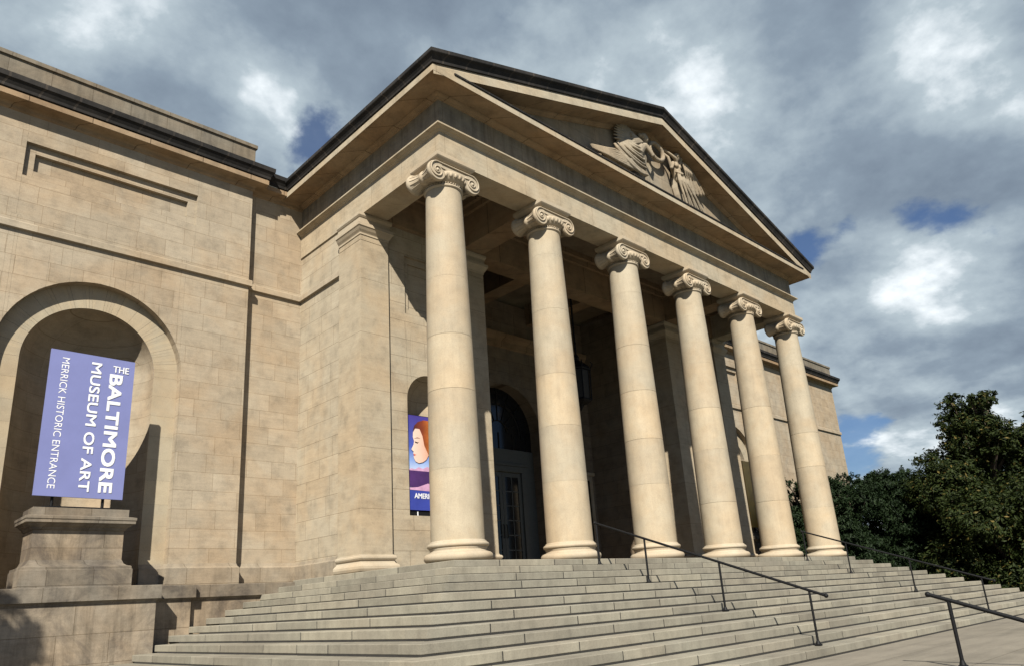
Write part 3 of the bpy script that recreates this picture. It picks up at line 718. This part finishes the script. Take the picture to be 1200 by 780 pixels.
# exhibition banner in the porch niche
ex=empty('exhibition_banner',(1.95,3.5,1.5)); tag(ex,'tall dark blue banner with a red haired profile inside the porch niche','banner')
X0,X1=1.19,2.71; yb=3.44
def strip(z0,z1,mat,name,y=yb,x0=X0,x1=X1,par=None):
    b=MB(); b.box(x0,x1,y,y+.012,z0,z1); o=b.build(name,M[mat]); keep(o,ex) if par is None else setattr(o,'parent',par); return o
fr=MB(); fr.box(X0-.03,X1+.03,yb+.014,yb+.05,1.505,4.38); fo=fr.build('board',M['iron']); keep(fo,ex)
def face(poly,mat,name,dy):
    b=MB(); b.prism(poly,yb-dy,yb-dy+.003); o=b.build(name,M[mat],fo); return o
strip(2.05,4.36,'bsky','evening_sky'); 
face([(X0,2.78),(1.30,2.82),(1.42,2.80),(1.55,2.87),(1.70,2.83),(1.85,2.90),(2.05,2.83),(2.3,2.91),(2.5,2.83),(X1,2.86),(X1,2.72),(X0,2.72)],'bpink','distant_hills',.008)
face([(X0,2.30),(X1,2.22),(X1,2.76),(X0,2.76)],'bpurp','plain_ground',.012)
face([(X0,2.27),(1.5,2.30),(1.85,2.42),(2.2,2.37),(X1,2.44),(X1,2.18),(X0,2.22)],'bpink','sand_strip',.016)
b=MB(); b.box(X0,X1,yb-.02,yb-.004,1.66,2.2); keep(b.build('lower_field',M['bblue']),ex)
prof=[(1.95,4.12),(1.62,4.09),(1.45,3.98),(1.37,3.85),(1.36,3.72),(1.40,3.60),(1.38,3.50),(1.30,3.36),(1.34,3.32),(1.38,3.30),(1.36,3.24),(1.40,3.20),(1.37,3.15),(1.40,3.08),(1.44,3.02),(1.55,2.98),(1.70,3.02),(1.82,3.10),(1.95,3.30),(2.05,3.7)]
face(prof,'skin','portrait_face',.020)
face([(1.37,3.235),(1.46,3.215),(1.38,3.17)],'lips','lips',.024)
face([(1.42,3.60),(1.52,3.575),(1.56,3.59),(1.52,3.545),(1.44,3.555)],'iron','eye',.024)
face([(1.40,3.68),(1.52,3.72),(1.62,3.70),(1.52,3.70)],'hair','eyebrow',.024)
face([(1.36,3.90),(1.42,4.06),(1.55,4.18),(1.75,4.25),(2.05,4.24),(2.35,4.12),(2.5,3.8),(2.5,3.3),(2.35,3.0),(2.15,3.0),(1.9,3.25),(1.76,3.5),(1.70,3.78),(1.60,3.98),(1.45,3.98)],'hair','red_hair',.026)
m=Matrix.Identity(4)
m=Matrix(((1,0,0,1.36),(0,0,-1,yb-.026),(0,1,0,1.98),(0,0,0,1)))
text('AMERICA',.15,.78,m,M['white'],fo,bold=.004)
b=MB(); b.box(1.47,1.50,yb+.0,yb+.012,1.50,1.62); keep(b.build('bracket',M['white_pl']),ex)

# ------------------------------------------------------------------ hanging lantern
ln=empty('hanging_lantern',(9.55,4.0,5.9)); tag(ln,'black iron lantern hanging on a long chain in the dark porch','lantern')
lx,ly=9.55,3.98
b=MB(); b.lathe([(.0,11.6),(.22,11.58),(.24,11.5),(.12,11.42),(.05,11.38),(.0,11.36)],(lx,ly,0),n=20,cap=False); keep(b.build('canopy',M['iron']),ln)
b=MB(); b.tube([(lx,ly,11.4),(lx,ly,7.9)],.035,8)
for i in range(34):
    z=11.35-i*.10; b.ell((lx,ly,z),(.055 if i%2 else .03,.03 if i%2 else .055,.06),8,5)
keep(b.build('chain',M['iron']),ln)
b=MB(); b.lathe([(.0,7.95),(.05,7.9),(.12,7.75),(.1,7.65),(.2,7.6),(.46,7.35),(.5,7.28),(.48,7.22),(.0,7.2)],(lx,ly,0),n=6,smooth=False)
b.lathe([(.0,6.1),(.44,6.1),(.46,6.05),(.4,5.98),(.15,5.9),(.06,5.75),(.0,5.65)],(lx,ly,0),n=6,smooth=False)
for i in range(6):
    a=2*PI*i/6; b.tube([(lx+.44*math.cos(a),ly+.44*math.sin(a),6.05),(lx+.47*math.cos(a),ly+.47*math.sin(a),7.25)],.025,6)
    b.tube([(lx+.5*math.cos(a),ly+.5*math.sin(a),7.28),(lx+.58*math.cos(a),ly+.58*math.sin(a),7.42),(lx+.52*math.cos(a),ly+.52*math.sin(a),7.52)],.02,6)
keep(b.build('cage',M['iron']),ln)
b=MB(); b.lathe([(.40,6.12),(.43,7.2)],(lx,ly,0),n=6,cap=False,smooth=False); keep(b.build('glass_pane',M['bronze']),ln)

# ------------------------------------------------------------------ handrails
def rail(x,label,z0=0.0,y0=-.40,n=4,dy=4*TR,dz=4*RZ,h=1.03,ext=.32,posts=None,rr=.027,pr_=.024,top_ext=.04):
    o=empty('handrail',(x,y0,z0)); tag(o,label,'handrail','black iron handrails on the steps')
    pts=[]
    P_=posts or [(y0-i*dy,z0-i*dz) for i in range(n)]
    for y,z in P_:
        b=MB(); b.tube([(x,y,z-.01),(x,y,z+h)],pr_,8); b.box(x-.055,x+.055,y-.055,y+.055,z,z+.035,.008); b.lathe([(.05,z+.035),(.035,z+.08),(pr_,z+.1)],(x,y,0),n=10,cap=False); keep(b.build('post',M['iron']),o)
    ya,za=P_[0][0],P_[0][1]+h; yb_,zb_=P_[-1][0],P_[-1][1]+h; s=(zb_-za)/(yb_-ya)
    b=MB(); e0=(x,ya+top_ext,za+s*top_ext); e1=(x,yb_-ext,zb_-s*ext)
    b.tube([e0,(x,ya,za),(x,yb_,zb_),e1],rr,10); b.ell(e1,(.042,.042,.042)); b.ell(e0,(.042,.042,.042)); keep(b.build('rail',M['iron']),o)
    return o
PS=[(-E0-k*TR+.30,-k*RZ) for k in (1,4,8,12)]
rail(3.78,'black handrail with four posts down the middle of the steps, left of centre',posts=PS)
rail(15.22,'farther black handrail with four posts near the right end of the steps',posts=PS)
rail(2.12,'nearest black handrail at the lower right corner, running down from the plaza',z0=GZ,y0=-9.08,n=2,dy=1.75,dz=.62,h=.965,ext=.3,rr=.031,pr_=.029,top_ext=.27)
# roof rod on the far wing
b=MB(); b.tube([(41.6-1.2,8,12.6),(41.6-1.2,8,13.5)],.09,8); b.ell((40.4,8,13.5),(.16,.16,.14)); b.box(40.2,40.6,7.9,8.1,13.0,13.2); o=b.build('roof_beacon',M['white_pl']); tag(o,'small white device on a post on the far end of the right wing roof','rooftop device')

# ------------------------------------------------------------------ trees
def tree(name,label,cat,base,clumps,leaf,mat,nl,group=None,trunk=.25,seed=1,droop=0.0,shell=.55):
    rnd=random.Random(seed); bx,by,bz=base
    o=empty(name,base); tag(o,label,cat,group)
    t=MB(); top=max(c[2] for c in clumps)
    cx=sum(c[0] for c in clumps)/len(clumps); cy=sum(c[1] for c in clumps)/len(clumps)
    H=top-bz
    spine=[Vector((bx,by,bz-.1)),Vector((bx+.05,by,bz+H*.25)),Vector((bx+.12,by+.05,bz+H*.5)),Vector((bx+.1,by,bz+H*.78)),Vector((bx,by,bz+H*.95))]
    t.tube([tuple(p) for p in spine],[trunk,trunk*.8,trunk*.6,trunk*.35,trunk*.1],9)
    for c in clumps:
        C_=Vector(c[:3]); k=max(0,min(.85,(C_.z-bz)/H-.22)); idx=k*(len(spine)-1); i=int(idx); s=spine[i].lerp(spine[min(i+1,len(spine)-1)],idx-i)
        mid=s.lerp(C_,.5)+Vector((rnd.uniform(-.2,.2),rnd.uniform(-.2,.2),rnd.uniform(-.1,.25)))
        t.tube([tuple(s),tuple(mid),tuple(C_)],[trunk*.4,trunk*.25,trunk*.08],6)
    keep(t.build('trunk',M['bark']),o)
    vs=[];fs=[]
    vol=[c[3]**2 for c in clumps]; tot=sum(vol)
    for c,v in zip(clumps,vol):
        n=int(nl*v/tot); r=c[3]
        # twig tips: leaves gather round them
        tips=[]
        for _ in range(max(10,int(n/26))):
            d=Vector((rnd.gauss(0,1),rnd.gauss(0,1),rnd.gauss(0,1))).normalized()
            q=rnd.uniform(shell,1.0)*(1+.28*noise.noise(d*2.2+Vector(c[:3])))
            tips.append((Vector((d.x*r*q,d.y*r*q,d.z*r*q*.85)),d))
        for _ in range(n):
            tp,d=rnd.choice(tips); p=Vector(c[:3])+tp+Vector((rnd.gauss(0,.12),rnd.gauss(0,.12),rnd.gauss(0,.10)))*(r*.55+.3)
            L_=leaf*rnd.uniform(.6,1.25); up=(d*.8+Vector((rnd.gauss(0,.5),rnd.gauss(0,.5),.6+rnd.gauss(0,.5)))).normalized()
            a=up.cross(Vector((rnd.gauss(0,1),rnd.gauss(0,1),rnd.gauss(0,1)))).normalized(); b=up.cross(a)
            a.z-=droop; a.normalize()
            k=len(vs); w=.42
            vs+=[tuple(p-a*L_*.5),tuple(p-b*L_*w*.5+up*L_*.06),tuple(p+a*L_*.5),tuple(p+b*L_*w*.5+up*L_*.06)]
            fs.append((k,k+1,k+2,k+3))
    me=bpy.data.meshes.new('crown'); me.from_pydata(vs,[],fs); me.materials.append(M[mat]); c_=bpy.data.objects.new('crown',me); col.objects.link(c_); keep(c_,o)
    return o
def cl(seed,cx,cy,prof,n):
    """clumps filling a silhouette: prof = [(z, radius)]"""
    rnd=random.Random(seed); out=[]
    for _ in range(n):
        t=rnd.random()*(len(prof)-1); i=int(t); f=t-i; z=prof[i][0]*(1-f)+prof[min(i+1,len(prof)-1)][0]*f; r=prof[i][1]*(1-f)+prof[min(i+1,len(prof)-1)][1]*f
        a=rnd.uniform(0,2*PI); q=math.sqrt(rnd.random())*.78
        cr=max(.35,r*rnd.uniform(.28,.48)); out.append((cx+math.cos(a)*r*q,cy+math.sin(a)*r*q,z,cr))
    return out
GRP='trees and shrubs beyond the right end of the stairs'
tree('broadleaf_tree','tall rounded dark green tree with scattered yellow leaves beside the stairs','tree',(30.2,-3.6,GZ),cl(5,30.2,-3.6,[(-1.6,3.2),(0,3.9),(1.5,3.7),(3,3.3),(4.2,2.8),(5.3,2.1),(6.4,1.75),(7.3,1.15)],92),.20,'leaf_big',150000,GRP,.32,11)
tree('broadleaf_tree','green tree cut off by the right edge of the photo','tree',(30.5,-7.7,GZ),cl(6,30.5,-7.7,[(-1.6,3.0),(0,3.4),(2,3.2),(4,2.9),(5.4,2.2),(6.4,1.3)],56),.20,'leaf_big',70000,GRP,.3,12)
for i,(x,y,h,r,lab) in enumerate(((25.6,3.9,4.7,2.1,'dark evergreen shrub closest to the right wing wall'),(28.2,2.7,5.0,2.4,'second dark evergreen from the wing, flat topped'),(30.6,1.2,4.9,2.4,'drooping dark evergreen between the wing and the tall tree'),(32.4,-.4,4.5,2.5,'shadowed evergreen directly behind the tall tree'))):
    tree('evergreen_tree',lab,'evergreen',(x,y,GZ),cl(20+i,x,y,[(-1.8,r),(0,r*1.05),(1.6,r),(h-1.8,r*.85),(h-.6,r*.45)],52),.17,'leaf_dark',75000,GRP,.2,30+i,droop=.7)
tree('broadleaf_tree','small round topped green tree peeking above the evergreens','tree',(36.5,2.2,GZ),cl(9,36.5,2.2,[(0,2.0),(2.5,2.2),(4.3,1.7),(5.4,.9)],22),.18,'leaf_mid',24000,GRP,.2,50)
# tree left of the view whose shadow falls on the podium
tree('broadleaf_tree','leafy tree standing alone on the plaza to the left of the podium','tree',(-15.45,-1.0,GZ),cl(60,-15.45,-1.0,[(4.4,1.2),(5.5,1.9),(6.9,2.0),(8.3,1.5)],26),.24,'leaf_mid',20000,None,.2,61)
# far woodland closing the horizon
rnd=random.Random(77); vs=[];fs=[]
for i in range(26000):
    a=R(rnd.uniform(-12,75)); d=rnd.uniform(75,110); x=-10+d*math.cos(a); y=-13+d*math.sin(a)
    h=5.5+2.5*noise.noise(Vector((a*9,0,3)))+1.5*noise.noise(Vector((a*31,0,7))); z=GZ+rnd.random()**.7*h
    if y>4 and x<60: continue
    s=rnd.uniform(.4,.9); u=Vector((rnd.gauss(0,1),rnd.gauss(0,1),rnd.gauss(0,1))).normalized(); w=u.cross(Vector((rnd.gauss(0,1),rnd.gauss(0,1),rnd.gauss(0,1)))).normalized()
    p=Vector((x,y,z)); k=len(vs); vs+=[tuple(p-u*s),tuple(p-w*s*.6),tuple(p+u*s),tuple(p+w*s*.6)]; fs.append((k,k+1,k+2,k+3))
me=bpy.data.meshes.new('far_woodland'); me.from_pydata(vs,[],fs); me.materials.append(M['leaf_mid']); o=bpy.data.objects.new('far_woodland',me); col.objects.link(o); tag(o,'dark woodland far beyond the right wing','trees',kind='stuff')

# ------------------------------------------------------------------ sky and sun
SUN=Vector((-1.03,-1.0,1.25)).normalized()
elev=math.asin(SUN.z); az=math.atan2(SUN.x,SUN.y)     # rotation measured from +Y towards +X
w=bpy.data.worlds.new('World'); sc.world=w; w.use_nodes=True; N=w.node_tree.nodes; L=w.node_tree.links
bg=N['Background']; sky=N.new('ShaderNodeTexSky'); sky.sky_type='NISHITA'; sky.sun_disc=False; sky.sun_elevation=elev; sky.sun_rotation=az; sky.air_density=1.2; sky.dust_density=.25; sky.ozone_density=4.0
tc=N.new('ShaderNodeTexCoord'); D0=tc.outputs['Generated']
def vm(op,a,b=None):
    m=N.new('ShaderNodeVectorMath'); m.operation=op
    for i,x in enumerate((a,b)):
        if x is None: continue
        if isinstance(x,tuple): m.inputs[i].default_value=x
        else: L.new(x,m.inputs[i])
    return m
def ma(op,a,b=None,c=None,clamp=False):
    m=N.new('ShaderNodeMath'); m.operation=op; m.use_clamp=clamp
    for i,x in enumerate((a,b,c)):
        if x is None: continue
        if isinstance(x,(int,float)): m.inputs[i].default_value=x
        else: L.new(x,m.inputs[i])
    return m.outputs[0]
Dn=vm('NORMALIZE',D0).outputs[0]
sp=N.new('ShaderNodeSeparateXYZ'); L.new(Dn,sp.inputs[0])
zz=ma('MAXIMUM',ma('ADD',sp.outputs[2],.34),.08)
cb_=N.new('ShaderNodeCombineXYZ'); L.new(ma('DIVIDE',sp.outputs[0],zz),cb_.inputs[0]); L.new(ma('DIVIDE',sp.outputs[1],zz),cb_.inputs[1])
CP=cb_.outputs[0]
def wn(scale,det,rough,dist,off=(0,0,0)):
    n=N.new('ShaderNodeTexNoise'); n.inputs['Scale'].default_value=scale; n.inputs['Detail'].default_value=det; n.inputs['Roughness'].default_value=rough; n.inputs['Distortion'].default_value=dist
    L.new(vm('ADD',CP,off).outputs[0],n.inputs['Vector']); return n.outputs[0]
big=wn(2.1,10,.56,.10,(3.1,1.7,0)); big2=wn(2.1,10,.56,.10,(3.1-.055,1.7-.05,0)); lit=ma('MULTIPLY',ma('SUBTRACT',big,big2),1.15); med=wn(5.5,9,.58,.08,(0,5,0)); shade=wn(2.6,9,.55,.12,(7.3,2.2,4))
def blob(d,sig,amp):
    dv=Vector(d).normalized(); dot=vm('DOT_PRODUCT',Dn,tuple(dv)).outputs['Value']
    return ma('MULTIPLY',ma('EXPONENT',ma('DIVIDE',ma('SUBTRACT',dot,1.0),sig*sig/2)),amp)
def addall(v,bl):
    for b in bl: v=ma('ADD',v,blob(*b))
    return v
# cover: 1 cloud, 0 clear
cov=ma('ADD',ma('MULTIPLY',big,.75),ma('MULTIPLY',med,.45))
cov=addall(cov,[((.40,.72,.57),.05,-.26),((.68,.47,.56),.05,-.10),((.89,.22,.40),.030,-.14),((.905,.185,.385),.028,-.13),((.925,.15,.355),.022,-.12),((.87,.28,.405),.02,-.09),((.86,.33,.395),.025,-.14),((.925,.345,.15),.06,-.26),((.935,.31,.17),.035,-.14),((.94,.28,.20),.09,.22),((.95,.2,.12),.1,.12),((.95,.25,.2),.06,-.14),((.30,.735,.60),.12,.12),((.9,.25,.33),.07,.14)])
front=vm('DOT_PRODUCT',Dn,tuple(Vector((.70,.68,.20)).normalized())).outputs['Value']
fm=N.new('ShaderNodeMapRange'); fm.inputs['From Min'].default_value=-.1; fm.inputs['From Max'].default_value=.45; fm.inputs['To Min'].default_value=-.34; fm.inputs['To Max'].default_value=0; L.new(front,fm.inputs[0]); cov=ma('ADD',cov,fm.outputs[0])
covm=N.new('ShaderNodeMapRange'); covm.interpolation_type='SMOOTHSTEP'; covm.inputs['From Min'].default_value=.40; covm.inputs['From Max'].default_value=.50; covm.inputs['To Min'].default_value=.16; L.new(cov,covm.inputs[0])
# brightness of the cloud itself
br=ma('ADD',ma('ADD',ma('MULTIPLY',shade,.85),ma('MULTIPLY',med,.56)),lit)
br=addall(br,[((.9,.25,.355),.06,.25),((.93,.2,.31),.06,.22),((.75,.35,.56),.09,.20),((.82,.09,.56),.13,.20),((.34,.72,.60),.06,.20),((.21,.72,.66),.10,.10),((.47,.58,.67),.16,-.10),((.87,.2,.44),.10,-.13),((.91,.31,.27),.08,-.10),((.10,.77,.63),.08,.02),((.94,.29,.17),.06,.08),((.6,.45,.66),.12,.0)])
cr=N.new('ShaderNodeValToRGB'); L.new(br,cr.inputs[0]); e=cr.color_ramp.elements
e[0].position=.34; e[0].color=(.135,.175,.235,1); e[1].position=1.12; e[1].color=(.92,.97,1.0,1)
q=e.new(.62); q.color=(.235,.295,.36,1); q=e.new(.82); q.color=(.41,.485,.535,1)
e[-1].position=1.06
mxb=N.new('ShaderNodeMix'); mxb.data_type='RGBA'; mxb.blend_type='MULTIPLY'; mxb.inputs[0].default_value=1; L.new(cr.outputs[0],mxb.inputs[6]); CK=23.0; mxb.inputs[7].default_value=(CK,CK,CK,1)
mx=N.new('ShaderNodeMix'); mx.data_type='RGBA'; L.new(covm.outputs[0],mx.inputs[0]); sk2=N.new('ShaderNodeMix'); sk2.data_type='RGBA'; sk2.blend_type='MULTIPLY'; sk2.inputs[0].default_value=1; L.new(sky.outputs[0],sk2.inputs[6]); sk2.inputs[7].default_value=(.95,1.15,1.5,1); L.new(sk2.outputs[2],mx.inputs[6]); L.new(mxb.outputs[2],mx.inputs[7])
L.new(mx.outputs[2],bg.inputs[0]); bg.inputs[1].default_value=.027
sl=bpy.data.lights.new('sun','SUN'); sl.energy=4.9; sl.angle=R(.5); sl.color=(1,.955,.86)
so=bpy.data.objects.new('sun',sl); col.objects.link(so); so.rotation_euler=SUN.to_track_quat('Z','Y').to_euler(); so.location=SUN*40

# ------------------------------------------------------------------ camera
cam=bpy.data.cameras.new('camera'); co=bpy.data.objects.new('camera',cam); col.objects.link(co); sc.camera=co
cam.sensor_fit='HORIZONTAL'; cam.sensor_width=36; cam.lens=858.854/1200*36; cam.shift_x=(600-584.05)/1200; cam.shift_y=(439.45-390)/1200
cam.clip_end=3000; cam.clip_start=.05
r_=Vector((0.7322887126895848,-0.6784403787353386,-0.05892277801394581)); u_=Vector((-0.15946715230892966,-0.25495447953760775,0.9537129760563124)); fw=Vector((0.662060018881907,0.6889969998956148,0.2948892428233541))
m=Matrix.Identity(4)
for i in range(3): m[i][0]=r_[i];m[i][1]=u_[i];m[i][2]=-fw[i]
m[0][3],m[1][3],m[2][3]=-10.926,-13.023,-.905
co.matrix_world=m
vs_=sc.view_settings; vs_.view_transform='Standard'; vs_.look='None'; vs_.gamma=1; vs_.exposure=.93
sc.render.engine='CYCLES'; sc.cycles.max_bounces=6; sc.cycles.diffuse_bounces=1
